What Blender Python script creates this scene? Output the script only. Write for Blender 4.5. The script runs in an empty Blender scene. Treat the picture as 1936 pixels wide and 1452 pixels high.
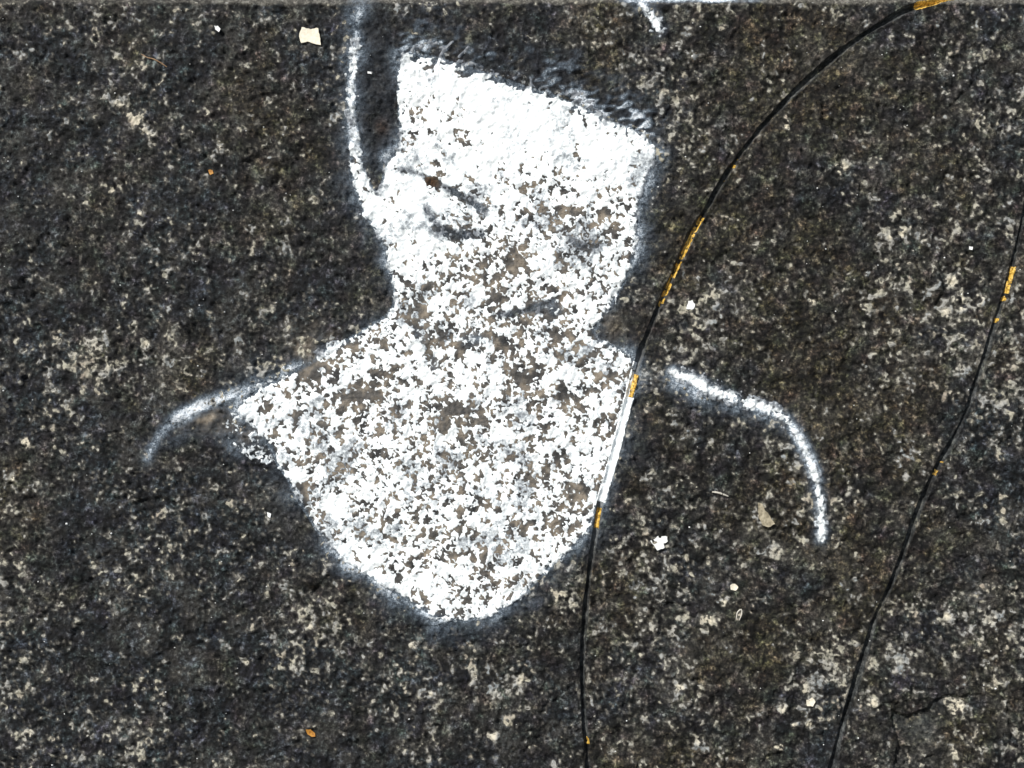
import bpy, math
import numpy as np
from mathutils import Vector

# ------------------------------------------------------------------ camera, sky, sun, exposure
S = 0.0004            # metres per unit of the wall's own (u, v) survey grid
ZC = 1.0              # height of the surveyed centre above the ground
scene = bpy.context.scene
cam_d = bpy.data.cameras.new('camera'); cam = bpy.data.objects.new('camera', cam_d)
scene.collection.objects.link(cam); scene.camera = cam
cam_d.sensor_width = 36.0; cam_d.lens = 36.0 * 0.85 / (1936 * S)
cam_d.clip_start = 0.02; cam_d.clip_end = 500
cam.location = (0, -0.85, ZC); cam.rotation_euler = (math.radians(90), 0, 0)

SUN_TO = Vector((-0.52, -0.62, 0.60)).normalized()
world = bpy.data.worlds.new('World'); scene.world = world; world.use_nodes = True
wn = world.node_tree
bg = wn.nodes['Background']; sky = wn.nodes.new('ShaderNodeTexSky')
sky.sky_type = 'NISHITA'; sky.sun_disc = False
sky.sun_elevation = math.asin(SUN_TO.z); sky.sun_rotation = math.atan2(SUN_TO.x, SUN_TO.y)
bg.inputs['Strength'].default_value = 0.08
wn.links.new(sky.outputs[0], bg.inputs[0])
sl = bpy.data.lights.new('sun', 'SUN'); sl.energy = 4.6; sl.angle = math.radians(0.5); sl.color = (1, 0.965, 0.91)
so = bpy.data.objects.new('sun', sl); scene.collection.objects.link(so)
so.rotation_euler = SUN_TO.to_track_quat('Z', 'Y').to_euler()
scene.view_settings.view_transform = 'Standard'; scene.view_settings.look = 'None'
scene.view_settings.gamma = 1; scene.view_settings.use_curve_mapping = False
scene.view_settings.exposure = 0.25

# ------------------------------------------------------------------ random fields
NU, NV, OU, OV = 2592, 1728, 320, 110
KX = np.fft.rfftfreq(NU)[None, :] * 2 * np.pi
KY = np.fft.fftfreq(NV)[:, None] * 2 * np.pi
def field(sig, seed, lo=None, aniso=None):
    w = np.random.default_rng(seed).standard_normal((NV, NU), dtype=np.float32)
    kx, ky = KX, KY
    if aniso:
        a, q = aniso; c, s = math.cos(a), math.sin(a)
        k2 = (kx * c + ky * s) ** 2 * q * q + (-kx * s + ky * c) ** 2
    else: k2 = kx * kx + ky * ky
    g = np.exp(-k2 * sig * sig / 2)
    if lo: g = g - np.exp(-k2 * lo * lo / 2)
    f = np.fft.irfft2(np.fft.rfft2(w) * g, s=(NV, NU)).astype(np.float32)
    return f / f.std()
def samp(f, u, v):
    x = (np.asarray(u) + OU) % NU; y = (np.asarray(v) + OV) % NV
    i = np.floor(x).astype(int) % NU; j = np.floor(y).astype(int) % NV
    a = x - np.floor(x); b = y - np.floor(y); i1 = (i + 1) % NU; j1 = (j + 1) % NV
    return (f[j, i] * (1 - a) + f[j, i1] * a) * (1 - b) + (f[j1, i] * (1 - a) + f[j1, i1] * a) * b
F2 = field(1.7, 1); F5 = field(4.2, 2); F11 = field(10, 3); F25 = field(24, 4); F70 = field(70, 5)
FH = field(1.8, 6, None, (0.15, 2.2)); FA = field(2.4, 7, None, (-0.25, 2.3)); FB = field(3.1, 8); FC = field(1.75, 9)
FP = field(4.8, 10); FP2 = field(2.0, 11); FP3 = field(45, 12); FT = field(55, 13); FT2 = field(16, 14)

def sstep(a, b, x):
    t = np.clip((x - a) / (b - a), 0, 1); return t * t * (3 - 2 * t)
def poly_sd(P, u, v):
    P = np.array(P, float); u = np.asarray(u, float); v = np.asarray(v, float)
    d = np.full(u.shape, 1e9); ins = np.zeros(u.shape, bool)
    for (x0, y0), (x1, y1) in zip(P, np.roll(P, -1, 0)):
        ex, ey = x1 - x0, y1 - y0
        t = np.clip(((u - x0) * ex + (v - y0) * ey) / (ex * ex + ey * ey + 1e-9), 0, 1)
        d = np.minimum(d, (u - x0 - t * ex) ** 2 + (v - y0 - t * ey) ** 2)
        if y0 != y1:
            c = ((y0 > v) != (y1 > v)) & (u < (x1 - x0) * (v - y0) / (y1 - y0) + x0); ins ^= c
    d = np.sqrt(d); return np.where(ins, d, -d)
def line_d(P, u, v):            # distance and arc length along a polyline
    P = np.array(P, float); d = np.full(np.shape(u), 1e9); L = np.zeros(np.shape(u)); sg = np.zeros(np.shape(u)); acc = 0
    for (x0, y0), (x1, y1) in zip(P[:-1], P[1:]):
        ex, ey = x1 - x0, y1 - y0; l = math.hypot(ex, ey)
        t = np.clip(((u - x0) * ex + (v - y0) * ey) / (l * l), 0, 1)
        q = np.hypot(u - x0 - t * ex, v - y0 - t * ey); m = q < d
        d = np.where(m, q, d); L = np.where(m, acc + t * l, L)
        sg = np.where(m, np.sign((u - x0) * ey - (v - y0) * ex), sg); acc += l
    return d, L, sg
def spline(P, step):
    P = np.array(P, float); Q = np.vstack([2 * P[0] - P[1], P, 2 * P[-1] - P[-2]]); out = []
    for i in range(1, len(Q) - 2):
        p0, p1, p2, p3 = Q[i - 1:i + 3]; n = max(2, int(np.linalg.norm(p2 - p1) / step))
        for t in np.arange(n) / n:
            out.append(.5 * (2 * p1 + (p2 - p0) * t + (2 * p0 - 5 * p1 + 4 * p2 - p3) * t * t + (3 * p1 - p0 - 3 * p2 + p3) * t ** 3))
    out.append(P[-1]); return np.array(out)

# ------------------------------------------------------------------ what is drawn and carved on the stone
GL = spline([(1890, -60), (1830, -24), (1765, 2), (1712, 20), (1655, 52), (1602, 88), (1545, 135), (1490, 187), (1445, 236), (1405, 285), (1371, 335), (1342, 385),
             (1315, 430), (1291, 480), (1268, 530), (1246, 580), (1226, 630), (1209, 675), (1197, 720), (1184, 770), (1171, 820), (1158, 870), (1144, 920),
             (1133, 960), (1127, 1000), (1119, 1050), (1113, 1100), (1108, 1150), (1104, 1200), (1102, 1250), (1102, 1300), (1105, 1360), (1110, 1410), (1114, 1470), (1116, 1560), (1110, 1680)], 12)
GR = spline([(2000, -60), (1990, 60), (1972, 220), (1950, 340), (1938, 400), (1926, 455), (1911, 510), (1897, 560), (1881, 610), (1866, 660), (1846, 720), (1826, 780), (1802, 830),
             (1778, 870), (1757, 915), (1738, 960), (1717, 1020), (1697, 1075), (1674, 1130), (1656, 1170), (1640, 1225), (1622, 1280), (1604, 1335), (1588, 1390), (1572, 1452), (1545, 1540), (1500, 1680)], 12)
BUST = [(757, 100), (790, 100), (830, 108), (880, 124), (920, 138), (960, 150), (1000, 165), (1050, 180), (1095, 200), (1130, 215), (1165, 232), (1200, 243), (1228, 262),
        (1242, 290), (1232, 325), (1213, 370), (1205, 420), (1206, 460), (1196, 500), (1184, 532), (1168, 562), (1152, 586), (1135, 606), (1126, 624), (1134, 640), (1156, 650),
        (1180, 660), (1202, 685), (1197, 720), (1184, 770), (1171, 820), (1158, 870), (1144, 920), (1130, 965), (1113, 1005), (1085, 1035), (1040, 1078), (990, 1128), (940, 1160), (880, 1178),
        (830, 1170), (780, 1145), (720, 1105), (660, 1065), (620, 1032), (592, 998), (565, 955), (540, 905), (522, 880), (510, 850), (482, 812), (446, 772), (470, 745),
        (520, 718), (600, 672), (660, 638), (702, 612), (730, 594), (742, 575), (743, 550), (735, 515), (727, 475), (706, 435), (684, 400), (668, 355), (661, 315), (660, 275), (668, 262),
        (683, 300), (694, 330), (704, 352), (712, 366), (721, 338), (728, 305), (750, 280), (754, 240), (751, 190), (750, 140)]
EAR = spline([(682, 14), (675, 60), (668, 105), (665, 150), (664, 200), (668, 250), (674, 290)], 10)
ARC = spline([(1272, 705), (1305, 716), (1340, 735), (1380, 750), (1420, 764), (1455, 775), (1485, 790), (1505, 818), (1520, 850), (1535, 885), (1545, 920), (1551, 960), (1553, 1018)], 10)
DAB = spline([(1212, 2), (1224, 20), (1236, 38), (1244, 54)], 6)
SHO = spline([(640, 650), (560, 693), (500, 722), (440, 746), (388, 768), (346, 788), (312, 810), (290, 836), (280, 866)], 10)
RECESS = [(1685, 1340), (1705, 1349), (1732, 1346), (1758, 1328), (1790, 1314), (1830, 1310), (1990, 1330), (1990, 1560), (1680, 1560), (1690, 1440), (1697, 1405), (1690, 1370)]
CRACKS = [([(1810, 512), (1794, 538), (1783, 555), (1776, 575)], 3), ([(1222, 1138), (1245, 1146), (1275, 1145), (1305, 1148)], 3.2), ([(1553, 198), (1557, 225), (1566, 247)], 3),
          ([(590, 1122), (612, 1100), (622, 1090)], 4), ([(1260, 1285), (1300, 1286), (1335, 1290)], 2.6),
          ([(1862, 130), (1838, 160), (1800, 200)], 2.6), ([(250, 955), (300, 945), (360, 960)], 5), ([(1440, 1450), (1450, 1432), (1480, 1428), (1500, 1450)], 4),
          ([(1905, 1330), (1912, 1370), (1915, 1420)], 3)]
PALE = [(160, 380, 11, 1.7), (150, 672, 26, 1.25), (180, 650, 28, 1.35), (205, 695, 26, 1.25), (165, 700, 20, 1.2), (108, 640, 16, 1.3), (190, 740, 14, 1.2), (275, 650, 10, 1.7), (255, 620, 12, 1.1), (420, 745, 9, 1.4), (412, 685, 9, 1.5), (575, 660, 20, 1.3), (590, 690, 18, 1.0),
        (1440, 968, 13, 1.9), (1450, 990, 12, 1.6), (1340, 1172, 16, 1.9), (1370, 1140, 11, 1.6), (1465, 1045, 18, 1.3), (1800, 530, 17, 1.6), (1815, 575, 20, 1.8), (1790, 590, 14, 1.6), (1765, 545, 18, .9),
        (1850, 560, 10, 1.6), (1705, 440, 12, 1.9), (1745, 452, 16, 1.4), (1680, 450, 9, 1.5), (1590, 318, 16, 1.7), (1485, 235, 14, 2.0), (1575, 228, 10, 1.7), (1635, 258, 11, 1.3), (1535, 570, 9, 1.9), (1632, 580, 14, 1.2),
        (1490, 545, 16, .9), (1810, 1335, 24, 1.8), (1870, 1172, 24, 1.4), (1790, 1165, 12, 1.6), (1650, 1328, 11, 1.9), (1520, 1300, 18, 1.5), (1480, 1340, 16, 1.6), (1530, 1370, 12, 1.9), (1500, 1370, 11, 1.7), (1700, 1250, 18, 1.2),
        (1475, 1410, 18, 1.6), (1445, 1430, 12, 1.5), (1810, 1420, 16, 1.6), (1715, 1440, 13, 1.8), (455, 1102, 15, 1.7), (265, 1125, 10, 1.7), (55, 1385, 14, 1.6), (180, 1290, 12, 1.5), (310, 1330, 14, 1.2), (300, 1290, 10, 1.3),
        (170, 1387, 12, 1.3), (465, 1250, 9, 1.7), (585, 1185, 9, 1.5), (640, 1185, 12, 1.3), (560, 1265, 14, 1.1), (780, 1220, 12, 1.6), (705, 1325, 9, 1.4), (815, 1310, 8, 1.6), (935, 1310, 20, 1.2), (900, 1275, 9, 1.5),
        (900, 1272, 12, 1.0), (985, 1290, 16, 1.4), (930, 1390, 16, 1.5), (960, 1365, 12, 1.5), (895, 1375, 12, 1.4), (1060, 1130, 18, 1.5), (1085, 1145, 14, 1.4), (1235, 1195, 18, 1.1), (1220, 1160, 16, 1.2), (1285, 1300, 13, 1.7), (1175, 1345, 14, 1.6),
        (1320, 1400, 16, 1.4), (1245, 1105, 16, 1.0), (1210, 1110, 18, .9), (50, 590, 14, 1.1), (60, 520, 12, 1.2), (45, 660, 10, 1.2), (100, 740, 14, 1.2), (130, 770, 14, 1.3), (50, 835, 12, 1.7), (190, 830, 14, 1.2), (250, 830, 9, 1.5),
        (25, 905, 10, 1.6), (100, 215 - 100, 10, 1.2), (95, 250, 10, 1.2), (100, 250, 10, 1.2), (90, 125, 9, 1.1), (150, 290, 12, 1.2), (390, 215, 12, 1.4), (380, 280, 10, 1.3), (450, 255, 14, 1.2), (440, 190, 12, 1.1), (510, 150, 12, .9), (415, 280, 10, 1.4),
        (210, 360, 14, 1.5), (275, 355, 12, 1.4), (225, 345, 10, 1.5), (320, 340, 10, 1.3), (265, 405, 9, 1.6), (480, 420, 14, 1.2), (530, 405, 12, 1.2), (600, 360, 18, 1.1), (640, 225, 11, 1.3), (645, 490, 9, 1.7), (555, 85, 9, .9), (50, 100, 10, .9), (60, 480, 12, 1.0), (545, 1440, 12, 1.2)]
PALE_LINES = [([(222, 196), (240, 212), (258, 230), (275, 250), (300, 275)], 14, 1.45), ([(1848, 560), (1862, 560), (1840, 600), (1815, 610)], 5, 1.4), ([(1620, 885), (1624, 920), (1617, 950)], 6, 1.3), ([(1575, 225), (1580, 260)], 5, 1.4)]

# distance rasters, so that the slow polyline maths runs once
RU0, RV0, RST = -80.0, -90.0, 3.0
_ru, _rv = np.meshgrid(np.arange(RU0, 2020, RST), np.arange(RV0, 1702, RST))
def raster(fn):
    A = fn(_ru, _rv)
    def g(u, v):
        x = np.clip((np.asarray(u, float) - RU0) / RST, 0, A.shape[1] - 1.001); y = np.clip((np.asarray(v, float) - RV0) / RST, 0, A.shape[0] - 1.001)
        i = x.astype(int); j = y.astype(int); a = x - i; b = y - j
        return (A[j, i] * (1 - a) + A[j, i + 1] * a) * (1 - b) + (A[j + 1, i] * (1 - a) + A[j + 1, i + 1] * a) * b
    return g
d_gl = raster(lambda u, v: line_d(GL, u, v)[0]); d_gr = raster(lambda u, v: line_d(GR, u, v)[0])
sd_bust = raster(lambda u, v: poly_sd(BUST, u, v)); sd_rec = raster(lambda u, v: poly_sd(RECESS, u, v))
d_ear = raster(lambda u, v: line_d(EAR, u, v)[0]); d_dab = raster(lambda u, v: line_d(DAB, u, v)[0])
_a = line_d(ARC, _ru, _rv); d_arc = raster(lambda u, v: _a[0]); L_arc = raster(lambda u, v: _a[1]); d_arc2 = raster(lambda u, v: line_d(ARC + [-5, 16], u, v)[0])
_b = line_d(SHO, _ru, _rv); d_sho = raster(lambda u, v: _b[0]); L_sho = raster(lambda u, v: _b[1])
d_crk = [raster(lambda u, v, P=P: line_d(P, u, v)[0]) for P, w in CRACKS]
poly_in = raster(lambda u, v: poly_sd([(682, 20), (740, 20), (748, 120), (750, 220), (742, 285), (722, 315), (712, 356), (700, 330), (684, 285), (676, 220), (674, 120)], u, v))
def _bumps(u, v):
    b = np.zeros(u.shape)
    for x, y, r, a in PALE:
        i0, i1 = int((x - 3 * r - RU0) / RST), int((x + 3 * r - RU0) / RST) + 2; j0, j1 = int((y - 3 * r - RV0) / RST), int((y + 3 * r - RV0) / RST) + 2
        w = np.s_[max(j0, 0):j1, max(i0, 0):i1]; b[w] = np.maximum(b[w], a * np.exp(-(((u[w] - x) ** 2 + (v[w] - y) ** 2) / (r * r)) ** 1.3))
    for P, wd, a in PALE_LINES:
        b = np.maximum(b, a * np.exp(-(line_d(P, u, v)[0] / wd) ** 2.4))
    return b
pale_bumps = raster(_bumps)
def blob(u, v, x, y, rx, ry=None, rot=0):
    ry = ry or rx; c, s = math.cos(rot), math.sin(rot); a = (u - x) * c + (v - y) * s; b = -(u - x) * s + (v - y) * c
    return np.exp(-(a / rx) ** 2 - (b / ry) ** 2)
def stroke(u, v, P, w): return np.exp(-(line_d(spline(P, 8), u, v)[0] / w) ** 2)
def _soft(u, v):                # the airbrushed, nearly bare features: brow, lower lid, mouth, chin line
    d = 1.3 * stroke(u, v, [(756, 318), (790, 328), (815, 340), (850, 358), (885, 378), (918, 398)], 6.5) * (.55 + .45 * sstep(760, 850, u))
    d += .98 * stroke(u, v, [(806, 392), (818, 415), (836, 434), (870, 446), (908, 440)], 8.5) + .6 * blob(u, v, 862, 442, 34, 8) + .45 * blob(u, v, 868, 408, 42, 22)
    d += 1.2 * stroke(u, v, [(945, 594), (975, 591), (1005, 583), (1045, 568)], 5.5) + .45 * blob(u, v, 1034, 585, 28, 14)
    d += .45 * stroke(u, v, [(782, 615), (800, 645), (815, 675), (822, 692)], 9) + .7 * stroke(u, v, [(1078, 455), (1110, 466), (1150, 462)], 8)
    d += .5 * blob(u, v, 890, 640, 50, 14) + .5 * blob(u, v, 760, 322, 16, 8)
    return d
soft = raster(_soft)

# ------------------------------------------------------------------ relief of the stone (in survey units)
def pale_field(u, v):
    f = .54 * samp(FP, u, v) + .62 * samp(FP2, u, v) + .32 * samp(FP3, u, v)
    reg = -.12 * sstep(500, 0, np.hypot(u - 250, (v - 100) * 1.2)) + .14 * sstep(900, 1900, u) + .08 * sstep(250, 700, v) - .12 * sstep(1050, 1300, v) * sstep(1000, 300, u)
    reg = reg + .12 * sstep(1400, 1850, u) * sstep(1000, 1300, v)
    b = pale_bumps(u, v) * sstep(1702, 1650, v)
    return f + reg + b - 1.46
def height(u, v):
    h = 1.15 * samp(F5, u, v) + 1.0 * samp(F2, u, v) + 1.1 * samp(F11, u, v) + 1.3 * samp(F25, u, v) + 2.2 * samp(F70, u, v)
    pit = samp(FT2, u, v) * .8 + samp(F5, u, v) * .5
    h = h - 2.4 * sstep(1.35, 2.1, pit)
    sd = sd_rec(u, v)
    h = h - 11 * sstep(-2, 2.5, sd + 1.6 * samp(F5, u, v) + 2.0 * samp(F11, u, v)) * (1 - .8 * sstep(1740, 1900, u))
    h = h + 7.0 * np.exp(-(((u - 1695) / 60) ** 2 + ((v - 1302) / 38) ** 2))
    for g, (P, w) in zip(d_crk, CRACKS):
        d = g(u, v) + .9 * samp(F5, u, v)
        h = h - 5.0 * np.exp(-(d / w) ** 2)
    return h * (1 - .45 * sstep(-5, 25, sd_bust(u, v))) * (1 - .6 * sstep(14, 2, v))
R = 22.0
def v_start(u): return 12.5 + 2.2 * samp(F70, u, 5.0) + 1.5 * samp(F25, u, 5.0)
def surf(u, v, h):              # survey point (+ height) to metres: face, rounded arris, top
    u = np.asarray(u, float); v = np.asarray(v, float); h = np.asarray(h, float)
    vs = 10.0; t = np.maximum(vs - v, 0); th = np.minimum(t / R, math.pi / 2); over = np.maximum(t - R * math.pi / 2, 0)
    zb = np.where(v >= vs, 726 - v, 726 - vs + R * np.sin(th)); yb = np.where(v >= vs, 0, R * (1 - np.cos(th)) + over)
    return np.stack([(u - 968) * S, (yb - h * np.cos(th)) * S, ZC + (zb + h * np.sin(th)) * S], -1)
def grid_axis(a, b, step, lo, hi):
    c = list(np.arange(a, b + .01, step)); s = step
    while c[-1] < hi: s *= 1.22; c.append(c[-1] + s)
    s = step
    while c[0] > lo: s *= 1.22; c.insert(0, c[0] - s)
    return np.array(c)
UA = grid_axis(-230, 2166, 2.5, -4500, 6500)
VA = grid_axis(-16, 1560, 2.5, -36, 3400)
VA = np.concatenate([np.linspace(-760, VA[0] - 3, 10), VA])
UG, VG = np.meshgrid(UA, VA)
far_fade = sstep(-330, -235, UG) * sstep(2270, 2175, UG) * sstep(1640, 1565, VG)   # beyond the surveyed patch the mesh is coarse and plain
HG = height(UG, VG) * far_fade
def hbase(u, v):
    i = np.clip(np.searchsorted(UA, u) - 1, 0, len(UA) - 2); j = np.clip(np.searchsorted(VA, v) - 1, 0, len(VA) - 2)
    a = np.clip((u - UA[i]) / (UA[i + 1] - UA[i]), 0, 1); b = np.clip((v - VA[j]) / (VA[j + 1] - VA[j]), 0, 1)
    return (HG[j, i] * (1 - a) + HG[j, i + 1] * a) * (1 - b) + (HG[j + 1, i] * (1 - a) + HG[j + 1, i + 1] * a) * b

# ------------------------------------------------------------------ soft masks of colour on the stone
def masks(u, v):
    sb = sd_bust(u, v); de = d_ear(u, v); da = d_arc(u, v); La = L_arc(u, v); dd = d_dab(u, v); ds = d_sho(u, v); Ls = L_sho(u, v); sf = soft(u, v)
    hair = sstep(735, 775, u) * sstep(1260, 1215, u) * sstep(90, 40, v - (100 + .33 * (u - 757)))
    n = samp(F25, u, v) * .30 + samp(F11, u, v) * .22
    mist = .42 * np.exp(-(np.maximum(-sb, 0) / 25) ** 1.2) * (.75 + .5 * sstep(-.6, .9, samp(F25, u + 300, v)))
    o = np.where(sb < 0, mist, .60)
    streak = sstep(-.5, 1.5, samp(FA, u, v) * .9 + .5 * samp(F11, u, v) + .3 * samp(F5, u, v))
    hm = .85 * np.exp(-(np.maximum(-sb, 0) / 52) ** 1.35) * (.15 + 1.05 * streak)
    o = np.where(sb < 0, o * (1 - hair) + hm * hair, o)
    o = np.maximum(o, .85 * np.exp(-(de / 12) ** 1.6) * (.75 + .25 * sstep(40, 160, v))); o = np.maximum(o, .40 * np.exp(-(np.maximum(de - 6, 0) / 24) ** 1.4))
    o = np.maximum(o, .85 * np.exp(-(da / 14) ** 1.7) * (1 - .3 * sstep(220, 420, La)))
    o = np.maximum(o, .46 * np.exp(-(d_arc2(u, v) / 22) ** 1.6) * sstep(330, 180, La))
    o = np.maximum(o, .95 * np.exp(-(dd / 11) ** 2)); o = np.maximum(o, .45 * np.exp(-(dd / 24) ** 2))
    o = np.maximum(o, .62 * np.exp(-(ds / 14) ** 1.6) * (1 - .45 * sstep(300, 430, Ls)) * (.9 + .35 * samp(F25, u + 90, v)))
    tri = poly_sd([(350, 790), (450, 772), (520, 870), (505, 905), (440, 870), (390, 830), (300, 850)], u, v)
    o = np.maximum(o, .13 * sstep(-22, 20, tri) * (.6 + .5 * samp(F25, u, v)))
    o = np.maximum(o, .5 * np.exp(-(((u - 150) / 60) ** 2 + ((v - 2000) / 9) ** 2)))
    lip = sstep(1150, 1200, u) * sstep(1480, 1380, u) * sstep(9, 2, v); o = np.maximum(o, .9 * lip)
    o = np.where(sb < 0, o + n * o * 1.1, o)
    under = sstep(2 + 6 * hair, 14 + 14 * hair, sb) * (1 - .95 * np.clip(sf, 0, 1)); o = np.where(sb > 0, np.where(sf > .12, (.62 - .22 * np.clip(sf, 0, 1.2)) * (.8 + .35 * samp(F11, u, v)), .42 + .10 * np.exp(-np.maximum(sb, 0) / 12)), o)
    pit_ = np.exp(-((u - 815) / 16) ** 4 - ((v - 343) / 12) ** 4); under = np.maximum(under, pit_); o = o * (1 - pit_)
    for x, y, rx, ry, a in [(575, 665, 28, 26, .75), (400, 795, 48, 20, .9), (470, 800, 40, 40, .6), (590, 640, 40, 30, .4), (1140, 610, 40, 30, .35)]:
        under = np.maximum(under, a * np.exp(-((u - x) / rx) ** 2 - ((v - y) / ry) ** 2))
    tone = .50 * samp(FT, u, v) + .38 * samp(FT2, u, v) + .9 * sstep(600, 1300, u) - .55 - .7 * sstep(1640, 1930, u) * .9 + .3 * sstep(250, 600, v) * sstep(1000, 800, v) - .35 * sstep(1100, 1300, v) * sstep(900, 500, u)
    pale = sstep(-1.05, .35, pale_field(u, v)) * (1 - sstep(-10, 0, sb) * .6)
    pale = pale + .17 * sstep(.5, 1.6, .75 * samp(FT2, u + 60, v) + .45 * samp(F25, u, v + 80) + .2 * samp(F5, u, v)) * (sb < 0)
    pale = np.maximum(pale, .85 * sstep(10, 3, v + 2.0 * samp(F11, u, v)) * (.5 + .5 * sstep(250, 480, u)))  # light caught by the rounded top edge, painted in as paler stone
    ink = 1.0 * hair * np.exp(-(np.maximum(-sb - 8, 0) / 62) ** 2.2) * sstep(-2, -12, sb) * np.clip(.75 + .35 * samp(F25, u, v), 0, 1)
    ink = np.maximum(ink, .7 * sstep(-4, 8, poly_in(u, v)) * (sb < 0)); pale = pale * (1 - .9 * ink)
    return np.clip(o, 0, 1.2), np.clip(under, 0, 1), tone, pale, ink

# ------------------------------------------------------------------ materials
def mat(name):
    m = bpy.data.materials.new(name); m.use_nodes = True
    nt = m.node_tree; return m, nt, nt.nodes['Principled BSDF']
def N(nt, t, **kw):
    n = nt.nodes.new(t)
    for k, v in kw.items():
        if k in ('i',):
            for kk, vv in v.items(): n.inputs[kk].default_value = vv
        else: setattr(n, k, v)
    return n
def noise(nt, co, scale, detail=3, rough=.6):
    n = N(nt, 'ShaderNodeTexNoise', i={'Scale': scale, 'Detail': detail, 'Roughness': rough}); nt.links.new(co, n.inputs['Vector']); return n
def math_(nt, op, a, b=None, clamp=False):
    n = N(nt, 'ShaderNodeMath', operation=op, use_clamp=clamp)
    for k, x in enumerate((a, b)):
        if x is None: continue
        if isinstance(x, (int, float)): n.inputs[k].default_value = x
        else: nt.links.new(x, n.inputs[k])
    return n.outputs[0]
def ramp(nt, fac, stops):
    r = N(nt, 'ShaderNodeValToRGB'); e = r.color_ramp.elements
    while len(e) < len(stops): e.new(.5)
    for el, (p, c) in zip(e, stops): el.position = p; el.color = (*c, 1)
    nt.links.new(fac, r.inputs[0]); return r.outputs[0]
def mix(nt, fac, a, b, bt='MIX'):
    n = N(nt, 'ShaderNodeMix', data_type='RGBA', blend_type=bt)
    for k, x in ((0, fac), (6, a), (7, b)):
        if isinstance(x, (int, float)): n.inputs[k].default_value = x
        elif isinstance(x, tuple): n.inputs[k].default_value = (*x, 1)
        else: nt.links.new(x, n.inputs[k])
    return n.outputs[2]
def attr(nt, name): return N(nt, 'ShaderNodeAttribute', attribute_name=name).outputs['Fac']
def bump(nt, bs, h, strength, dist):
    b = N(nt, 'ShaderNodeBump', i={'Strength': strength, 'Distance': dist}); nt.links.new(h, b.inputs['Height']); nt.links.new(b.outputs[0], bs.inputs['Normal'])

M_stone, nt, bs = mat('weathered_granite')
co = N(nt, 'ShaderNodeTexCoord').outputs['Object']
fine = noise(nt, co, 350, 3, .7); mid = noise(nt, co, 135, 3, .62); big = noise(nt, co, 48, 3, .55)
val = math_(nt, 'ADD', math_(nt, 'MULTIPLY', fine.outputs[0], .46), math_(nt, 'ADD', math_(nt, 'MULTIPLY', mid.outputs[0], .36), math_(nt, 'MULTIPLY', big.outputs[0], .18)))
base = ramp(nt, val, [(.40, (.0012, .0012, .0013)), (.472, (.0062, .0061, .0064)), (.53, (.0215, .0212, .0205)), (.575, (.064, .0625, .058)), (.63, (.20, .192, .178))])
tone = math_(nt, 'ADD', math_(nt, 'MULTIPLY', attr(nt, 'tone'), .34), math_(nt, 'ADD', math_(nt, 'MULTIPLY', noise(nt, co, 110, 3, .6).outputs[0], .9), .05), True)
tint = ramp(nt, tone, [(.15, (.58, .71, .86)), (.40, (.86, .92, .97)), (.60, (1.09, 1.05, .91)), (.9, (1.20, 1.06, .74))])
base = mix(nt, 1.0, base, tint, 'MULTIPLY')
hue = noise(nt, co, 75, 2, .5)
base = mix(nt, .30, base, mix(nt, 1.0, base, mix(nt, 1.0, hue.outputs[1], (2, 2, 2), 'MULTIPLY'), 'MULTIPLY'))
pc = ramp(nt, fine.outputs[0], [(.30, (.03, .029, .026)), (.50, (.13, .122, .105)), (.66, (.30, .285, .245))])
base = mix(nt, math_(nt, 'MULTIPLY', attr(nt, 'pale'), .75, True), base, pc)
ub = noise(nt, co, 85, 2, .55)
uc = mix(nt, math_(nt, 'MULTIPLY', math_(nt, 'SUBTRACT', fine.outputs[0], .3), 2.2, True), ramp(nt, ub.outputs[0], [(.34, (.028, .026, .023)), (.48, (.085, .077, .066)), (.6, (.18, .15, .113))]),
         ramp(nt, ub.outputs[0], [(.34, (.045, .043, .039)), (.48, (.15, .136, .118)), (.62, (.38, .32, .245))]))
base = mix(nt, math_(nt, 'MULTIPLY', attr(nt, 'under'), .92, True), base, uc)
base = mix(nt, math_(nt, 'MULTIPLY', attr(nt, 'ink'), .9, True), base, ramp(nt, fine.outputs[0], [(.4, (.0025, .0028, .0036)), (.65, (.017, .019, .024))]))
base = mix(nt, math_(nt, 'MULTIPLY', attr(nt, 'rust'), .95, True), base, ramp(nt, fine.outputs[0], [(.4, (.012, .006, .003)), (.62, (.075, .036, .014))]))
f2 = noise(nt, co, 900, 3, .7)
nzc = math_(nt, 'ADD', math_(nt, 'MULTIPLY', math_(nt, 'SUBTRACT', math_(nt, 'ADD', math_(nt, 'MULTIPLY', f2.outputs[0], .55), math_(nt, 'MULTIPLY', fine.outputs[0], .45)), .5), 2.8), .5, True)
of = math_(nt, 'MULTIPLY', attr(nt, 'over'), math_(nt, 'ADD', math_(nt, 'MULTIPLY', nzc, 1.15), .30))
of = math_(nt, 'MULTIPLY', of, math_(nt, 'SUBTRACT', 1.0, math_(nt, 'MULTIPLY', attr(nt, 'under'), .7)), True)
oc = ramp(nt, of, [(.1, (.042, .055, .074)), (.45, (.125, .160, .200)), (.7, (.36, .41, .46)), (.95, (.66, .70, .74))])
base = mix(nt, math_(nt, 'MULTIPLY', of, 1.5, True), base, oc)
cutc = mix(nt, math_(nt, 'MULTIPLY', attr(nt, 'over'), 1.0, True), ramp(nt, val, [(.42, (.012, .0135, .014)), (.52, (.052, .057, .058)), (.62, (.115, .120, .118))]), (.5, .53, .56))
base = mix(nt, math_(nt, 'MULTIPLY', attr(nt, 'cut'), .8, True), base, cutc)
nt.links.new(base, bs.inputs['Base Color']); bs.inputs['Roughness'].default_value = .82
bs.inputs['Specular IOR Level'].default_value = .25
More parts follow.
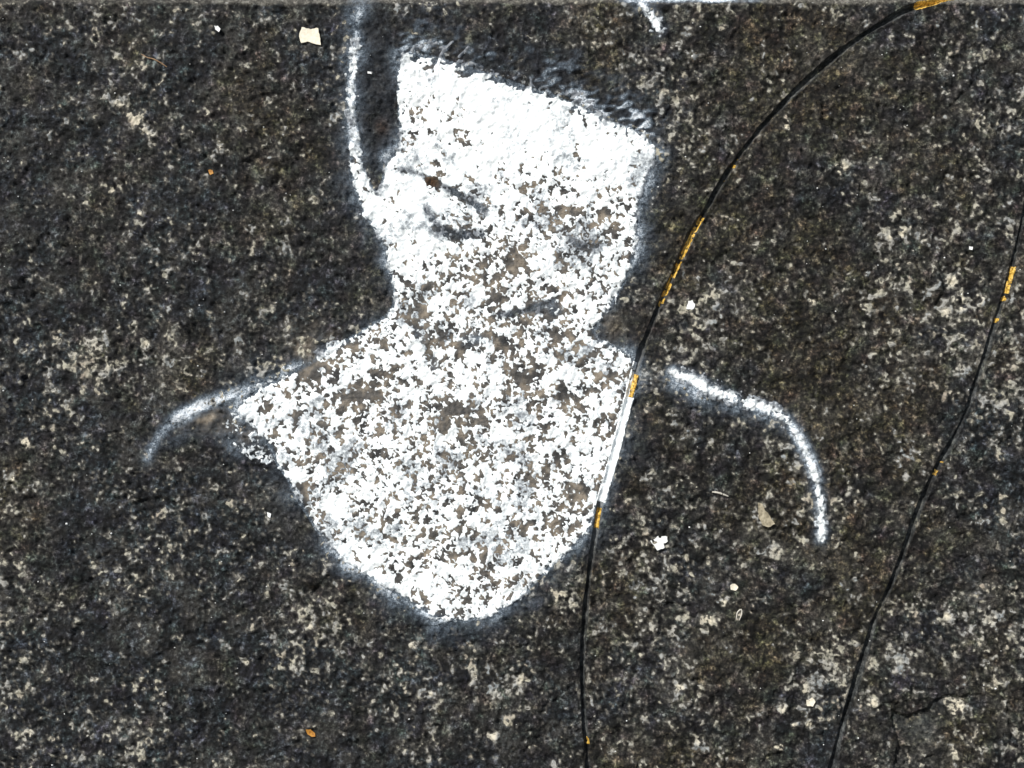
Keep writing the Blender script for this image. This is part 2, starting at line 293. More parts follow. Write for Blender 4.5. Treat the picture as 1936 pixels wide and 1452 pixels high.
bump(nt, bs, math_(nt, 'ADD', fine.outputs[0], math_(nt, 'MULTIPLY', f2.outputs[0], .5)), 1.0, .0011)

M_grain, nt, bs = mat('pale_feldspar')
co = N(nt, 'ShaderNodeTexCoord').outputs['Object']; f = noise(nt, co, 480, 3, .75)
geo = noise(nt, co, 42, 2, .5)
lightc = ramp(nt, geo.outputs[0], [(.3, (.22, .24, .245)), (.45, (.26, .255, .235)), (.56, (.32, .305, .24)), (.7, (.28, .24, .19))])
lightc = mix(nt, math_(nt, 'MULTIPLY', math_(nt, 'SUBTRACT', attr(nt, 'bump'), .9), 1.1, True), lightc, (.58, .53, .41))
c = mix(nt, ramp(nt, math_(nt, 'ADD', math_(nt, 'SUBTRACT', f.outputs[0], .075), math_(nt, 'MULTIPLY', attr(nt, 'core'), .42)), [(.34, (1, 1, 1)), (.52, (0, 0, 0))]), lightc, (.04, .038, .034))
nt.links.new(c, bs.inputs['Base Color']); bs.inputs['Roughness'].default_value = .75; bump(nt, bs, f.outputs[0], .6, .0007)

M_paint, nt, bs = mat('white_spray_paint')
co = N(nt, 'ShaderNodeTexCoord').outputs['Object']; f = noise(nt, co, 620, 3, .7); g = noise(nt, co, 190, 3, .6)
thin = math_(nt, 'ADD', math_(nt, 'MULTIPLY', f.outputs[0], 1.0), math_(nt, 'ADD', math_(nt, 'MULTIPLY', g.outputs[0], .8), math_(nt, 'MULTIPLY', attr(nt, 'thin'), .75)))
c = ramp(nt, math_(nt, 'MULTIPLY', thin, .5), [(.43, (.84, .88, .89)), (.505, (.64, .685, .705)), (.575, (.38, .415, .44)), (.69, (.13, .145, .165))])
nt.links.new(c, bs.inputs['Base Color']); bs.inputs['Roughness'].default_value = .55; bump(nt, bs, f.outputs[0], .25, .0006)

M_gold, nt, bs = mat('old_yellow_paint')
co = N(nt, 'ShaderNodeTexCoord').outputs['Object']; f = noise(nt, co, 520, 3, .7)
nt.links.new(ramp(nt, f.outputs[0], [(.38, (.07, .045, .012)), (.47, (.40, .235, .03)), (.60, (.70, .45, .09))]), bs.inputs['Base Color'])
bs.inputs['Roughness'].default_value = .5; bump(nt, bs, f.outputs[0], .4, .0006)

def simple(name, a, b, scale, rough=.6):
    m, nt, bs = mat(name); co = N(nt, 'ShaderNodeTexCoord').outputs['Object']; f = noise(nt, co, scale, 3, .6)
    nt.links.new(ramp(nt, f.outputs[0], [(.35, a), (.65, b)]), bs.inputs['Base Color']); bs.inputs['Roughness'].default_value = rough
    bump(nt, bs, f.outputs[0], .3, .0005); return m
M_cream = simple('cream_paint_chip', (.66, .60, .47), (.80, .75, .62), 500)
M_chalk = simple('chalky_white_chip', (.74, .75, .74), (.84, .85, .84), 500)
M_rust = simple('orange_leaf', (.26, .10, .012), (.58, .28, .04), 420)
M_straw = simple('dry_straw', (.16, .09, .045), (.34, .22, .12), 500)
M_fibre = simple('pale_fibre', (.40, .38, .33), (.58, .55, .48), 500)
M_beige = simple('beige_stone', (.17, .145, .095), (.44, .39, .28), 330, .8)
M_ground = simple('grey_paving', (.10, .098, .092), (.22, .21, .195), 30, .85)

# ------------------------------------------------------------------ mesh helpers
def mesh_obj(name, V, Fs, m, attrs=None, parent=None, smooth=True):
    me = bpy.data.meshes.new(name); V = np.asarray(V, np.float32); Fs = np.asarray(Fs, np.int32); k = Fs.shape[1]
    me.vertices.add(len(V)); me.vertices.foreach_set('co', V.ravel())
    me.loops.add(Fs.size); me.loops.foreach_set('vertex_index', Fs.ravel())
    me.polygons.add(len(Fs)); me.polygons.foreach_set('loop_start', np.arange(len(Fs), dtype=np.int32) * k)
    me.polygons.foreach_set('use_smooth', np.full(len(Fs), smooth))
    me.update(calc_edges=True)
    for an, a in (attrs or {}).items():
        at = me.attributes.new(an, 'FLOAT', 'POINT'); at.data.foreach_set('value', np.asarray(a, np.float32).ravel())
    me.materials.append(m); o = bpy.data.objects.new(name, me); scene.collection.objects.link(o); o.parent = parent; return o
def tag(o, label, cat, group=None):
    o['label'] = label; o['category'] = cat
    if group: o['group'] = group
    return o
def quads(nr, nc):
    i = np.arange((nr - 1) * (nc - 1)); r = i // (nc - 1); c = i % (nc - 1); a = r * nc + c
    return np.stack([a, a + nc, a + nc + 1, a + 1], -1)
def march(X, Y, Fv):            # triangles of the region Fv > 0 of a grid; returns points (x, y, f) and triangles
    nr, nc = Fv.shape; x, y, f = X.ravel(), Y.ravel(), Fv.ravel()
    q = quads(nr, nc); T = np.concatenate([q[:, [0, 1, 2]], q[:, [0, 2, 3]]]); ins = f[T] > 0; cnt = ins.sum(1); n = nr * nc
    keys = []
    T3 = T[cnt == 3]; keys.append(np.stack([T3 * (n + 1)] * 1, 0)[0])
    def rot(Tm, im, want):      # rotate so that the odd corner comes first
        k = np.argmax(im == want, 1); r = np.arange(len(Tm)); return Tm[r, k], Tm[r, (k + 1) % 3], Tm[r, (k + 2) % 3]
    ek = lambda a, b: np.minimum(a, b) * n + np.maximum(a, b)
    m = cnt == 1; a, b, c = rot(T[m], ins[m], True); keys.append(np.stack([a * (n + 1), ek(a, b), ek(a, c)], -1))
    m = cnt == 2; a, b, c = rot(T[m], ins[m], False)
    keys.append(np.stack([ek(a, b), b * (n + 1), c * (n + 1)], -1)); keys.append(np.stack([ek(a, b), c * (n + 1), ek(a, c)], -1))
    K = np.concatenate(keys); uk, inv = np.unique(K, return_inverse=True); inv = inv.reshape(K.shape)
    p, r = uk // n, uk % n; fp, fr = f[p], f[r]
    t = np.where(p == r, 0, np.clip(fp / np.where(fp == fr, 1, fp - fr), .02, .98))
    return x[p] + (x[r] - x[p]) * t, y[p] + (y[r] - y[p]) * t, np.where(p == r, fp, 0), inv

# ------------------------------------------------------------------ the stone wall
GW = 17.0
dL = d_gl(UG, VG); dR_ = d_gr(UG, VG)
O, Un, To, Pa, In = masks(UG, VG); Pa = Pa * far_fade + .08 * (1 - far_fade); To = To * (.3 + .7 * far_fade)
nr, nc = UG.shape; Q = quads(nr, nc)
far = np.minimum(dL, dR_).ravel()
keep = ~(far[Q].max(1) < GW - 1.0)
wallV = surf(UG, VG, HG).reshape(-1, 3)
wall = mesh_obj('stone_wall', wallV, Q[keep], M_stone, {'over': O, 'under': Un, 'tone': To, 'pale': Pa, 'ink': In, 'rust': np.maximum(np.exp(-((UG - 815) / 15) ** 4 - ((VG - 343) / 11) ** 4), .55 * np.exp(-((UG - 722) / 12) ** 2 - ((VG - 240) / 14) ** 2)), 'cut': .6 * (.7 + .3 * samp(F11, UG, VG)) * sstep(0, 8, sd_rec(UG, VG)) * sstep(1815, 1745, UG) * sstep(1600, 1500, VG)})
tag(wall, 'dark speckled granite wall block with carved curved grooves and a rounded top edge', 'stone wall')
bx0, bx1 = float(wallV[:, 0].min()), float(wallV[:, 0].max()); zt = ZC + (726 - 10.0 + R - 14) * S
bv = [(x, y, z) for x in (bx0, bx1) for y in (.03, .301) for z in (-.05, zt)]
mesh_obj('wall_body', bv, [(0, 1, 3, 2), (4, 6, 7, 5), (0, 4, 5, 1), (2, 3, 7, 6), (0, 2, 6, 4), (1, 5, 7, 3)], M_stone, {k: np.zeros(8) for k in ('over', 'under', 'tone', 'pale', 'cut', 'ink')}, wall, False)

# carved grooves: V cut with a shaded and a lit flank
def groove(path, wfun, dfun):
    P = spline(path[::2], 2.6); Tn = np.gradient(P, axis=0); Tn /= np.linalg.norm(Tn, axis=1)[:, None]
    for _ in range(3): Tn[1:-1] = (Tn[:-2] + Tn[1:-1] + Tn[2:]) / 3
    Nn = np.stack([-Tn[:, 1], Tn[:, 0]], -1)
    if np.mean(Nn[:, 0]) < 0: Nn = -Nn          # points to the right of the groove
    L = np.concatenate([[0], np.cumsum(np.linalg.norm(np.diff(P, axis=0), axis=1))])
    return P, Nn, L
def groove_point(G, wd, l_idx, c):  # point at cross coordinate c (survey units)
    P, Nn, L = G; u = P[l_idx, 0] + Nn[l_idx, 0] * c; v = P[l_idx, 1] + Nn[l_idx, 1] * c; return u, v
def profile(u, v, c, w, dep):
    e = .8 * samp(F5, u, v) + .5 * samp(F2, u, v) + .5 * samp(F11, u, v)
    a = np.abs(c + e * .55); w = w * (1 + .16 * samp(F25, u, v)); k = sstep(w + 1.2, w - 1.4, a)
    d = dep * np.clip(1 - np.maximum(a - 1.5, 0) / np.maximum(w - 1.0, 1), 0, 1) ** .85
    return k * (d + 1.5)
def g_width(v, right):
    if right: return 4.4 + 2.3 * sstep(700, 1300, v) + .5 * np.sin(v * .021) + .4 * np.sin(v * .053)
    return 5.8 - .8 * sstep(950, 1150, v) + .6 * np.sin(v * .017) + .4 * np.sin(v * .061)
def g_depth(w, v, right):
    return w * 1.5 if right else w * (1.6 - 1.05 * sstep(680, 720, v) * sstep(965, 945, v))
grooves = []
cs = np.concatenate([[-GW - 1], np.linspace(-GW + 1, -9.5, 6), np.linspace(-8.7, 8.7, 24), np.linspace(9.5, GW - 1, 6), [GW + 1]])
for k, (path, right) in enumerate(((GL, False), (GR, True))):
    G = groove(path, None, None); n = len(G[0])
    LI, CC = np.meshgrid(np.arange(n), cs, indexing='ij'); u, v = groove_point(G, None, LI, CC)
    w = g_width(v, right); dep = g_depth(w, v, right)
    pr = profile(u, v, CC, w, dep); rough = np.clip(1 - pr / 4, 0, 1)
    h = hbase(u, v); hs = .8 * samp(F25, u, v) + 2.2 * samp(F70, u, v); inn = sstep(0, 4, pr)
    hh = h * (1 - inn * .8) + hs * inn * .8 - pr - .9 * (np.abs(CC) > GW)
    O2, U2, T2, P2, I2 = masks(u, v)
    o = mesh_obj('carved_groove', surf(u, v, hh).reshape(-1, 3), quads(n, len(cs))[:, ::(1 if True else -1)], M_stone,
                 {'over': O2 * (1 - .5 * inn), 'under': U2 * (1 - inn), 'tone': T2, 'pale': P2 * (1 - inn), 'cut': inn * np.clip(.85 + .3 * samp(F11, u, v), 0, 1), 'ink': I2}, wall)
    o['label'] = 'carved groove curving down from the top edge past the white figure' if not right else 'carved groove running down the right edge of the stone'
    grooves.append((o, G, right))

def groove_coat(gi, v0, v1, c0, c1, m, name, parent, seed, cover=.6, lift=.5, step=1.0, hard=False):
    o, G, right = grooves[gi]; P, Nn, L = G
    idx = np.where((P[:, 1] >= v0) & (P[:, 1] <= v1))[0]; fi = np.arange(idx[0], idx[-1] + .01, .4)
    c = np.linspace(c0 - 1, c1 + 1, max(6, int((c1 - c0 + 2) / .7))); LI, CC = np.meshgrid(fi, c, indexing='ij')
    ip = lambda A: np.interp(LI, np.arange(len(A)), A)
    u = ip(P[:, 0]) + ip(Nn[:, 0]) * CC; v = ip(P[:, 1]) + ip(Nn[:, 1]) * CC
    e = np.minimum(np.minimum(CC - c0, c1 - CC), np.minimum(LI - fi[0], fi[-1] - LI) * 1.2)
    nz = samp(FB, u + seed * 97, v) * .6 + samp(FC, u, v + seed * 53) * .5
    f = np.minimum(cover + nz, e * .7 + .35 * nz) if not hard else np.minimum(e * .8 + .3 * nz, 3)
    f[0, :] = f[-1, :] = f[:, 0] = f[:, -1] = -1
    a, b, fv, T = march(LI, CC, f)
    if len(T) < 3: return None
    LIp = a; iq = lambda A: np.interp(LIp, np.arange(len(A)), A)
    u = iq(P[:, 0]) + iq(Nn[:, 0]) * b; v = iq(P[:, 1]) + iq(Nn[:, 1]) * b
    w = g_width(v, right); pr = profile(u, v, b, w, g_depth(w, v, right)); inn = sstep(0, 4, pr)
    h = hbase(u, v) * (1 - inn * .8) + (.8 * samp(F25, u, v) + 2.2 * samp(F70, u, v)) * inn * .8 - pr
    h = h + lift * (.25 + sstep(0, .7, fv)) + .25 * lift * samp(FC, u, v)
    return mesh_obj(name, surf(u, v, h), T, m, {'thin': np.zeros(len(u))}, parent)

# yellow paint left in the grooves (v range, cross range, cover)
for gi, v0, v1, c0, c1, cov in [(0, -45, 14, -7.5, 7, 1.6), (0, 296, 316, 1, 6, .1), (0, 334, 342, 0, 4, .5), (0, 404, 470, -2.5, 6, .25), (0, 462, 582, -2.5, 5.5, .5), (0, 706, 754, -1, 8, 2.0),
                                (0, 958, 1000, -3, 5, 1.1), (0, 1392, 1412, 0, 5, .7), (1, 502, 556, .5, 7, .55), (1, 555, 572, -1, 4, .4), (1, 600, 610, 0, 4, .4), (1, 868, 876, 1, 6, 1), (1, 884, 900, -1, 5.5, 1.2)]:
    groove_coat(gi, v0, v1, c0, c1, M_gold, 'yellow_paint', grooves[gi][0], int(v0) % 13 + gi, cov, 1.9 if v0 == 706 else .5)

# ------------------------------------------------------------------ pale grains of the granite
ink_r = raster(lambda u, v: np.maximum(masks(u, v)[4], 0))
gu, gv = np.meshgrid(np.arange(-225, 2160, 1.6), np.arange(2, 1556, 1.6))
pf = pale_field(gu, gv)
pf = np.minimum(pf, (np.minimum(d_gl(gu, gv), d_gr(gu, gv)) - 11) / 4)
sbm = sd_bust(gu, gv); pf = np.minimum(pf, (-sbm + 2) / 6 + .4 * samp(F5, gu, gv))
pf = np.minimum(pf, (d_ear(gu, gv) - 12) / 5); pf = np.minimum(pf, (d_arc(gu, gv) - 14) / 5)
pf = np.minimum(pf, .3 - .9 * ink_r(gu, gv)); pf[0, :] = pf[-1, :] = pf[:, 0] = pf[:, -1] = -1
x, y, fv, T = march(gu, gv, pf)
gh = hbase(x, y) + .2 + .6 * sstep(0, .8, fv) + .35 * samp(F2, x, y) * sstep(0, .3, fv)
GVv = surf(x, y, gh); gb = pale_bumps(x, y)
lab = np.arange(len(x))
while True:
    m = lab[T].min(1); new = lab.copy(); np.minimum.at(new, T.ravel(), np.repeat(m, 3)); new = new[new]
    if (new == lab).all(): break
    lab = new
tl = lab[T[:, 0]]
ar = np.abs((x[T[:, 1]] - x[T[:, 0]]) * (y[T[:, 2]] - y[T[:, 0]]) - (x[T[:, 2]] - x[T[:, 0]]) * (y[T[:, 1]] - y[T[:, 0]])) / 2
area = np.bincount(tl, ar, len(x)); order = np.argsort(tl, kind='stable'); ts = tl[order]
inview = (x[tl] > 2) & (x[tl] < 1934) & (y[tl] < 1450); av = area * 0; av[tl[inview]] = area[tl[inview]]
top = np.argsort(-av)[:300]; top = [t for t in top if av[t] > 0]
def sub(ts_):
    tt = T[ts_]; u_, inv = np.unique(tt, return_inverse=True); return GVv[u_], inv.reshape(tt.shape), {'core': fv[u_], 'bump': gb[u_]}
for t in top:
    a, b = np.searchsorted(ts, t), np.searchsorted(ts, t, 'right')
    V_, F_, A_ = sub(order[a:b]); mesh_obj('stone_grain', V_, F_, M_grain, A_, wall)
V_, F_, A_ = sub(np.where(~np.isin(tl, top) & (area[tl] > 5))[0])
o = mesh_obj('small_grains', V_, F_, M_grain, A_, wall); o['kind'] = 'stuff'

# ------------------------------------------------------------------ the white sprayed figure
pu, pv = np.meshgrid(np.arange(270, 1262, 1.5), np.arange(70, 1200, 1.5))
sd = sd_bust(pu, pv); soft_p = soft(pu, pv)
def holes(u, v):
    wu = u + 1.9 * samp(F2, u, v); wv = v + 1.9 * samp(F2, u + 700, v + 300); k = sstep(-1.2, 1.2, samp(FT2, u + 150, v))
    return (.75 - .3 * k) * samp(FB, wu, wv) + (.45 + .35 * k) * samp(FC, wu, wv) + .28 * samp(F11, u + 400, wv) + .12 * samp(F25, u, v)
nz = holes(pu, pv)
hairz = sstep(740, 790, pu) * sstep(1215, 1150, pu) * sstep(60, 20, pv - (100 + .33 * (pu - 757)))
face = sstep(620, 540, pv)
bias = .36 + .34 * face * sstep(480, 380, pv)
bias = bias + 1.5 * blob(pu, pv, 960, 205, 150, 62, .3) + 1.2 * blob(pu, pv, 800, 140, 70, 50) + 1.0 * blob(pu, pv, 765, 390, 70, 80) + .7 * blob(pu, pv, 690, 330, 45, 80) + .6 * blob(pu, pv, 1000, 280, 160, 60)
bias = bias + .45 * blob(pu, pv, 1180, 290, 70, 60) + .35 * blob(pu, pv, 880, 330, 120, 50) + .12 * sstep(1000, 1120, pv) + .15 * blob(pu, pv, 800, 480, 80, 50)
bias = bias - .45 * blob(pu, pv, 1000, 690, 90, 60) - .4 * blob(pu, pv, 840, 800, 40, 75) - .5 * blob(pu, pv, 1060, 640, 60, 60) - .4 * blob(pu, pv, 680, 750, 60, 40) - .35 * blob(pu, pv, 900, 640, 70, 30) - .4 * blob(pu, pv, 960, 480, 60, 35) - 1.0 * blob(pu, pv, 685, 748, 46, 26) - .7 * blob(pu, pv, 846, 785, 28, 48) - .4 * blob(pu, pv, 1000, 733, 46, 20) - 1.6 * blob(pu, pv, 592, 690, 34, 24) - .8 * blob(pu, pv, 1100, 950, 24, 34) - .8 * blob(pu, pv, 1066, 985, 26, 18) - .6 * blob(pu, pv, 915, 790, 22, 40) - .6 * blob(pu, pv, 620, 1020, 30, 18)
bias = bias + .45 * blob(pu, pv, 1100, 870, 60, 90) + .35 * blob(pu, pv, 600, 850, 90, 60) + .25 * blob(pu, pv, 760, 930, 140, 60) + .1 * blob(pu, pv, 950, 1060, 120, 60)
dark = 4.5 * blob(pu, pv, 815, 343, 14, 10) + 1.2 * soft_p * (1 + .45 * samp(FC, pu + 211, pv))
dark += 1.25 * stroke(pu, pv, [(1062, 400), (1080, 408), (1068, 430), (1058, 460), (1064, 474)], 9) + 1.1 * stroke(pu, pv, [(1075, 405), (1100, 395), (1112, 375)], 7)
dark += 1.6 * blob(pu, pv, 1158, 442, 17, 15) + .8 * blob(pu, pv, 1145, 398, 28, 9)
dark += 1.6 * blob(pu, pv, 1058, 496, 12, 22) + .9 * blob(pu, pv, 960, 480, 26, 14) + .8 * blob(pu, pv, 945, 565, 32, 16)
dark += 1.3 * blob(pu, pv, 790, 585, 22, 18) + .5 * blob(pu, pv, 985, 715, 40, 16) + .6 * blob(pu, pv, 830, 770, 22, 30) + .6 * blob(pu, pv, 815, 820, 20, 26)
dark += 1.2 * blob(pu, pv, 722, 655, 16, 14) + .8 * blob(pu, pv, 815, 630, 16, 14) + 1.0 * blob(pu, pv, 860, 250, 20, 16, .4) + 2.2 * blob(pu, pv, 860, 205, 8, 34, .2) + 1.8 * blob(pu, pv, 885, 262, 14, 14) + .9 * blob(pu, pv, 1060, 985, 22, 22) + .9 * blob(pu, pv, 1100, 930, 18, 30)
dark += 1.6 * blob(pu, pv, 775, 258, 12, 10) + 1.2 * blob(pu, pv, 800, 225, 9, 8)
f = bias - dark * .9 + nz * (1 - .12 * hairz)
ragged = 2.4 * samp(F5, pu, pv) + 1.6 * samp(F2, pu, pv)
edge = (sd + ragged - 1.0) / 5.0
wisp = (sd - 3 + 12 * samp(FA, pu, pv) + 7 * samp(FC, pu, pv) + 5 * samp(F11, pu, pv)) / 14
edge = edge * (1 - hairz) + np.minimum(wisp, 2.0) * hairz
f = np.minimum(f, edge)
# the thin stroke rising from the ear, and the shoulder line tapering out to the left
de, _, _ = line_d(EAR, pu, pv); fe = (7.2 + 3.0 * sstep(170, 260, pv) - de + 2.2 * samp(F5, pu, pv) + 2.6 * samp(FC, pu, pv)) / 5
fe = np.minimum(fe, 1.0 + .8 * nz - .5 * sstep(120, 60, pv)); f = np.maximum(f, fe)
ds, Ls, _ = line_d(SHO, pu, pv); fs = (10 - ds - 8 * sstep(60, 340, Ls) + 3 * samp(F5, pu, pv)) / 6
fs = np.minimum(fs, -.35 + .85 * nz - .9 * sstep(80, 400, Ls)); f = np.maximum(f, fs)
ft = np.minimum(poly_sd([(440, 772), (470, 795), (520, 870), (500, 890), (450, 850), (420, 815)], pu, pv) / 8, -.75 + nz); f = np.maximum(f, ft)
for P in ([(828, 122), (836, 100), (850, 84), (856, 80)], [(868, 108), (878, 98), (886, 90)], [(1003, 172), (1004, 160), (1004, 152)]):
    d, L, _ = line_d(spline(P, 4), pu, pv); f = np.maximum(f, np.minimum((2.6 - d) / 2, 1 - d / 3))
gd, _, gs = line_d(GL, pu, pv); f = np.minimum(f, (gd - 7.5) / 3); f = np.where((gs * 0 + (pu - np.interp(pv, GL[:, 1], GL[:, 0]))) > 0, np.minimum(f, np.where(pv > 600, -1, f)), f)
f[0, :] = f[-1, :] = f[:, 0] = f[:, -1] = -1
thinA = .9 * hairz * sstep(6, -8, sd) + .75 * np.clip(soft_p, 0, 1.2) + .3 * sstep(10, 0, sd) + .42 * sstep(.3, 1.5, samp(FT2, pu, pv) + .4 * samp(F5, pu, pv)) - .12 - .3 * blob(pu, pv, 950, 210, 190, 75, .3) + .30 * blob(pu, pv, 930, 150, 90, 30, .35)

graf = bpy.data.objects.new('spray_painted_figure', None); scene.collection.objects.link(graf); graf.location = (0, 0, 0)
tag(graf, 'white spray painted head and torso of a person on the dark stone', 'graffiti')
def film(mask_f, name, parent, lift=.55):
    x, y, fv, T = march(pu, pv, mask_f); th = samp_grid(thinA, x, y) + .30 * sstep(.35, 0, fv)
    h = hbase(x, y) + lift * (.15 + sstep(0, .5, fv))
    return mesh_obj(name, surf(x, y, h), T, M_paint, {'thin': th}, parent)
def samp_grid(A, x, y):
    i = np.clip(((x - pu[0, 0]) / 1.5).astype(int), 0, A.shape[1] - 1); j = np.clip(((y - pv[0, 0]) / 1.5).astype(int), 0, A.shape[0] - 1); return A[j, i]
neck = 618 + 10 * np.sin(pu * .02)
ear = ((pu < 742) & (pv < 300) & (pu < 706)) | (de < 14)
sh = (sd < -3) & (pu < 640) & (pv > 600) & (ds < 22)
part = np.where(ear, 1, np.where(pv < neck, 0, 2))
for k, nm, lb in ((0, 'painted_head', None), (1, 'painted_strand', 'thin white line rising from the side of the head to the top edge'), (2, 'painted_torso', None)):
    o = film(np.where(part == k, f, -.5), nm, graf)
    if lb: o['label'] = lb
groove_coat(0, 738, 950, -8.5, 9.5, M_paint, 'painted_groove_edge', graf, 3, 2.0, .9, hard=True)
groove_coat(0, 684, 744, -9, -.5, M_paint, 'painted_groove_edge', graf, 5, .9, .9)

def stroke_obj(P, name, wf, cov, label, cat='paint stroke'):
    global pu, pv, thinA
    x0, y0 = P.min(0) - 45; x1, y1 = P.max(0) + 45
    keep_ = (pu, pv, thinA); pu, pv = np.meshgrid(np.arange(x0, x1, 1.5), np.arange(max(y0, -14), y1, 1.5))
    d, L, s = line_d(P, pu, pv); w, cv = wf(L), cov(L)
    n_ = holes(pu, pv)
    ff = np.minimum((w - d + 2.6 * samp(F5, pu, pv) + 3.0 * samp(FC, pu, pv)) / 5, cv + .8 * n_)
    thinA = .55 * sstep(.3, 1, d / np.maximum(w, 1)); ff[0, :] = ff[-1, :] = ff[:, 0] = ff[:, -1] = -1
    o = film(ff, name, None); pu, pv, thinA = keep_; return tag(o, label, cat)
stroke_obj(ARC, 'paint_stroke', lambda L: 13.5 - 4.3 * sstep(180, 260, L) - 3.5 * sstep(0, 60, 60 - L), lambda L: .85 - .45 * sstep(190, 260, L), 'curved white sprayed stroke bending downward between the two carved grooves')
stroke_obj(DAB, 'paint_stroke', lambda L: 9 + 0 * L, lambda L: .55 + .8 * sstep(20, 50, L), 'short white sprayed dab at the top edge right of the figure')

# ------------------------------------------------------------------ flakes, chips and litter lying on the face
def plate(name, P, m, label, cat, thick=1.6, curl=1.0, group=None):
    P = np.array(P, float); c = P.mean(0); rng = np.random.default_rng(int(c.sum()))
    Q_ = []
    for a, b in zip(P, np.roll(P, -1, 0)):
        n_ = max(1, int(np.linalg.norm(b - a) / 3.5)); nrm = np.array([-(b - a)[1], (b - a)[0]]) / (np.linalg.norm(b - a) + 1e-6)
        for t in np.arange(n_) / n_: Q_.append(a + (b - a) * t + nrm * rng.normal(0, .55) * (t > 0))
    Q_ = np.array(Q_); n_ = len(Q_); h0 = hbase(np.array([c[0]]), np.array([c[1]]))[0]
    hm = max(h0, np.median(hbase(Q_[:, 0], Q_[:, 1]))) + .7
    mid_ = c + (Q_ - c) * .55; rr = np.hypot(*(Q_ - c).T); zc = curl * (rr / rr.max()) ** 2
    rings = [(Q_, hm + zc - .1), (Q_, hm + thick + zc), (mid_, hm + thick + zc * .3)]
    V_ = np.concatenate([surf(a[:, 0], a[:, 1], b) for a, b in rings] + [surf(c[:1], c[1:], np.array([hm + thick]))])
    F_ = []
    for r_ in range(2):
        for i in range(n_):
            j = (i + 1) % n_; a, b, c_, d_ = r_ * n_ + i, r_ * n_ + j, (r_ + 1) * n_ + j, (r_ + 1) * n_ + i; F_ += [(a, b, c_), (a, c_, d_)]
    F_ += [(2 * n_ + i, 2 * n_ + (i + 1) % n_, 3 * n_) for i in range(n_)]
    o = mesh_obj(name, V_, F_, m, None, None, False)
    if name == 'paint_flake': group = 'loose paint flakes on the stone face'
    return tag(o, label, cat, group)
plate('paint_flake', [(571, 52), (588, 56), (602, 54), (605, 70), (607, 86), (594, 83), (582, 79), (570, 82), (566, 70), (568, 60)], M_cream, 'square cream paint flake near the top edge left of the white strand', 'paint flake')
plate('paint_flake', [(1230, 1023), (1247, 1013), (1262, 1015), (1263, 1024), (1255, 1028), (1257, 1036), (1243, 1041)], M_chalk, 'large white arrow shaped flake below the curved stroke, right of the long groove', 'paint flake', curl=1.6)
plate('paint_flake', [(1301, 569), (1309, 567), (1314, 575), (1311, 584), (1297, 584)], M_chalk, 'small white flake beside the long groove above the curved stroke', 'paint flake')
plate('paint_flake', [(406, 50), (413, 50), (418, 56), (415, 62), (408, 57)], M_chalk, 'small bright white chip in the upper left of the stone', 'paint flake')
plate('paint_flake', [(1381, 1107), (1390, 1104), (1396, 1110), (1391, 1117), (1382, 1115)], M_cream, 'small cream chip on the lower right stone between the grooves', 'paint flake')
plate('paint_flake', [(695, 135), (704, 136), (703, 140), (695, 139)], M_chalk, 'tiny white sliver between the strand and the painted head', 'paint flake', .9, .2)
plate('paint_flake', [(505, 968), (513, 971), (511, 979), (506, 976)], M_chalk, 'tiny white chip beside the left edge of the painted torso', 'paint flake', .9, .2)
plate('paint_flake', [(1831, 466), (1838, 467), (1837, 473), (1831, 472)], M_chalk, 'tiny white chip just left of the far right groove', 'paint flake', .9, .2)
plate('paint_flake', [(1524, 1323), (1535, 1318), (1541, 1326), (1536, 1335), (1525, 1334)], M_cream, 'pale rounded chip at the lower right near the far groove', 'paint flake')
plate('leaf_scrap', [(579, 1378), (588, 1378), (596, 1385), (597, 1391), (590, 1392), (582, 1387)], M_rust, 'small orange brown leaf scrap on the bottom left of the stone', 'leaf', 1.4, 2.0)
plate('leaf_scrap', [(394, 322), (402, 322), (404, 328), (398, 331)], M_rust, 'tiny orange yellow leaf scrap left of the painted head', 'leaf', 1.2, .5)
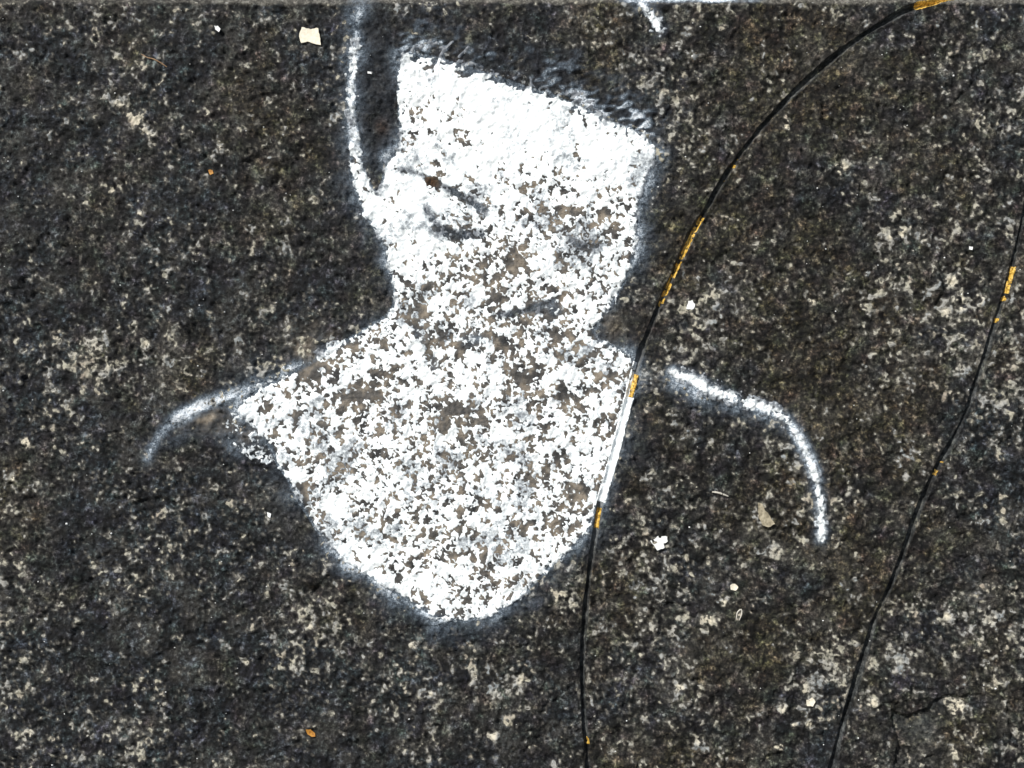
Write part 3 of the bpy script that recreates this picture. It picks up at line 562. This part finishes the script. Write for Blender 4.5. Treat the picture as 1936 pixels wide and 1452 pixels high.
def tube(name, P, r, m, label, cat, lift=2.0):
    P = spline(P, 3); n_ = len(P); k = 6; Tn = np.gradient(P, axis=0); Tn /= np.linalg.norm(Tn, axis=1)[:, None]; Nn = np.stack([-Tn[:, 1], Tn[:, 0]], -1)
    a = np.arange(k) * 2 * math.pi / k; rad = r * np.sin(np.linspace(.25, math.pi - .25, n_)) ** .4
    u = P[:, None, 0] + Nn[:, None, 0] * np.cos(a) * rad[:, None]; v = P[:, None, 1] + Nn[:, None, 1] * np.cos(a) * rad[:, None]
    hb = hbase(P[:, 0], P[:, 1]); hb = np.convolve(np.pad(hb, 4, 'edge'), np.ones(9) / 9, 'valid')
    h = hb[:, None] + lift * .5 + np.sin(a) * rad[:, None]
    F_ = [(i * k + j, i * k + (j + 1) % k, (i + 1) * k + (j + 1) % k, (i + 1) * k + j) for i in range(n_ - 1) for j in range(k)]
    return tag(mesh_obj(name, surf(u, v, h).reshape(-1, 3), F_, m), label, cat)
plate('stone_chip', [(1432, 950), (1440, 952), (1446, 966), (1455, 976), (1464, 990), (1452, 996), (1440, 992), (1433, 978)], M_beige, 'beige triangular stone chip set in the stone under the curved white stroke', 'stone chip', .9, .2)
tube('straw_fibre', [(268, 103), (280, 110), (292, 113), (304, 119), (316, 127)], 1.3, M_straw, 'thin curled brown straw on the upper left of the stone', 'straw')
tube('plant_fibre', [(1392, 1170), (1394, 1158), (1401, 1152), (1402, 1160), (1397, 1172)], 1.3, M_fibre, 'pale looped fibre on the stone between the lower grooves', 'fibre')
tube('plant_fibre', [(1346, 930), (1356, 931), (1366, 934), (1376, 938)], 2.0, M_fibre, 'short pale fibre lying under the curved white stroke', 'fibre')
# white specks too small to pick apart
rng = np.random.default_rng(5); sv, sf = [], []
for i in range(230):
    x_, y_ = rng.uniform(4, 1932), rng.uniform(20, 1448); r_ = rng.uniform(.7, 1.7) if i > 14 else rng.uniform(1.8, 2.6)
    if float(sd_bust(x_, y_)) > -15 or float(d_gl(x_, y_)) < 12: continue
    a = np.arange(5) * 2 * math.pi / 5 + rng.uniform(0, 6); b0 = len(sv); hh = hbase(np.array([x_]), np.array([y_]))[0]
    ring = surf(x_ + np.cos(a) * r_, y_ + np.sin(a) * r_ * rng.uniform(.6, 1), np.full(5, hh)); sv += list(ring) + [surf(x_, y_, hh + r_ * .9)]
    sf += [(b0 + j, b0 + (j + 1) % 5, b0 + 5) for j in range(5)]
o = tag(mesh_obj('white_specks', sv, sf, M_chalk, None, None, False), 'scattered tiny white grit specks over the dark stone face', 'grit'); o['kind'] = 'stuff'

# ------------------------------------------------------------------ ground in front of and behind the wall
g = mesh_obj('ground', [(-200, -200, 0), (200, -200, 0), (200, 200, 0), (-200, 200, 0)], [(0, 1, 2, 3)], M_ground, None, None, False); g['kind'] = 'structure'
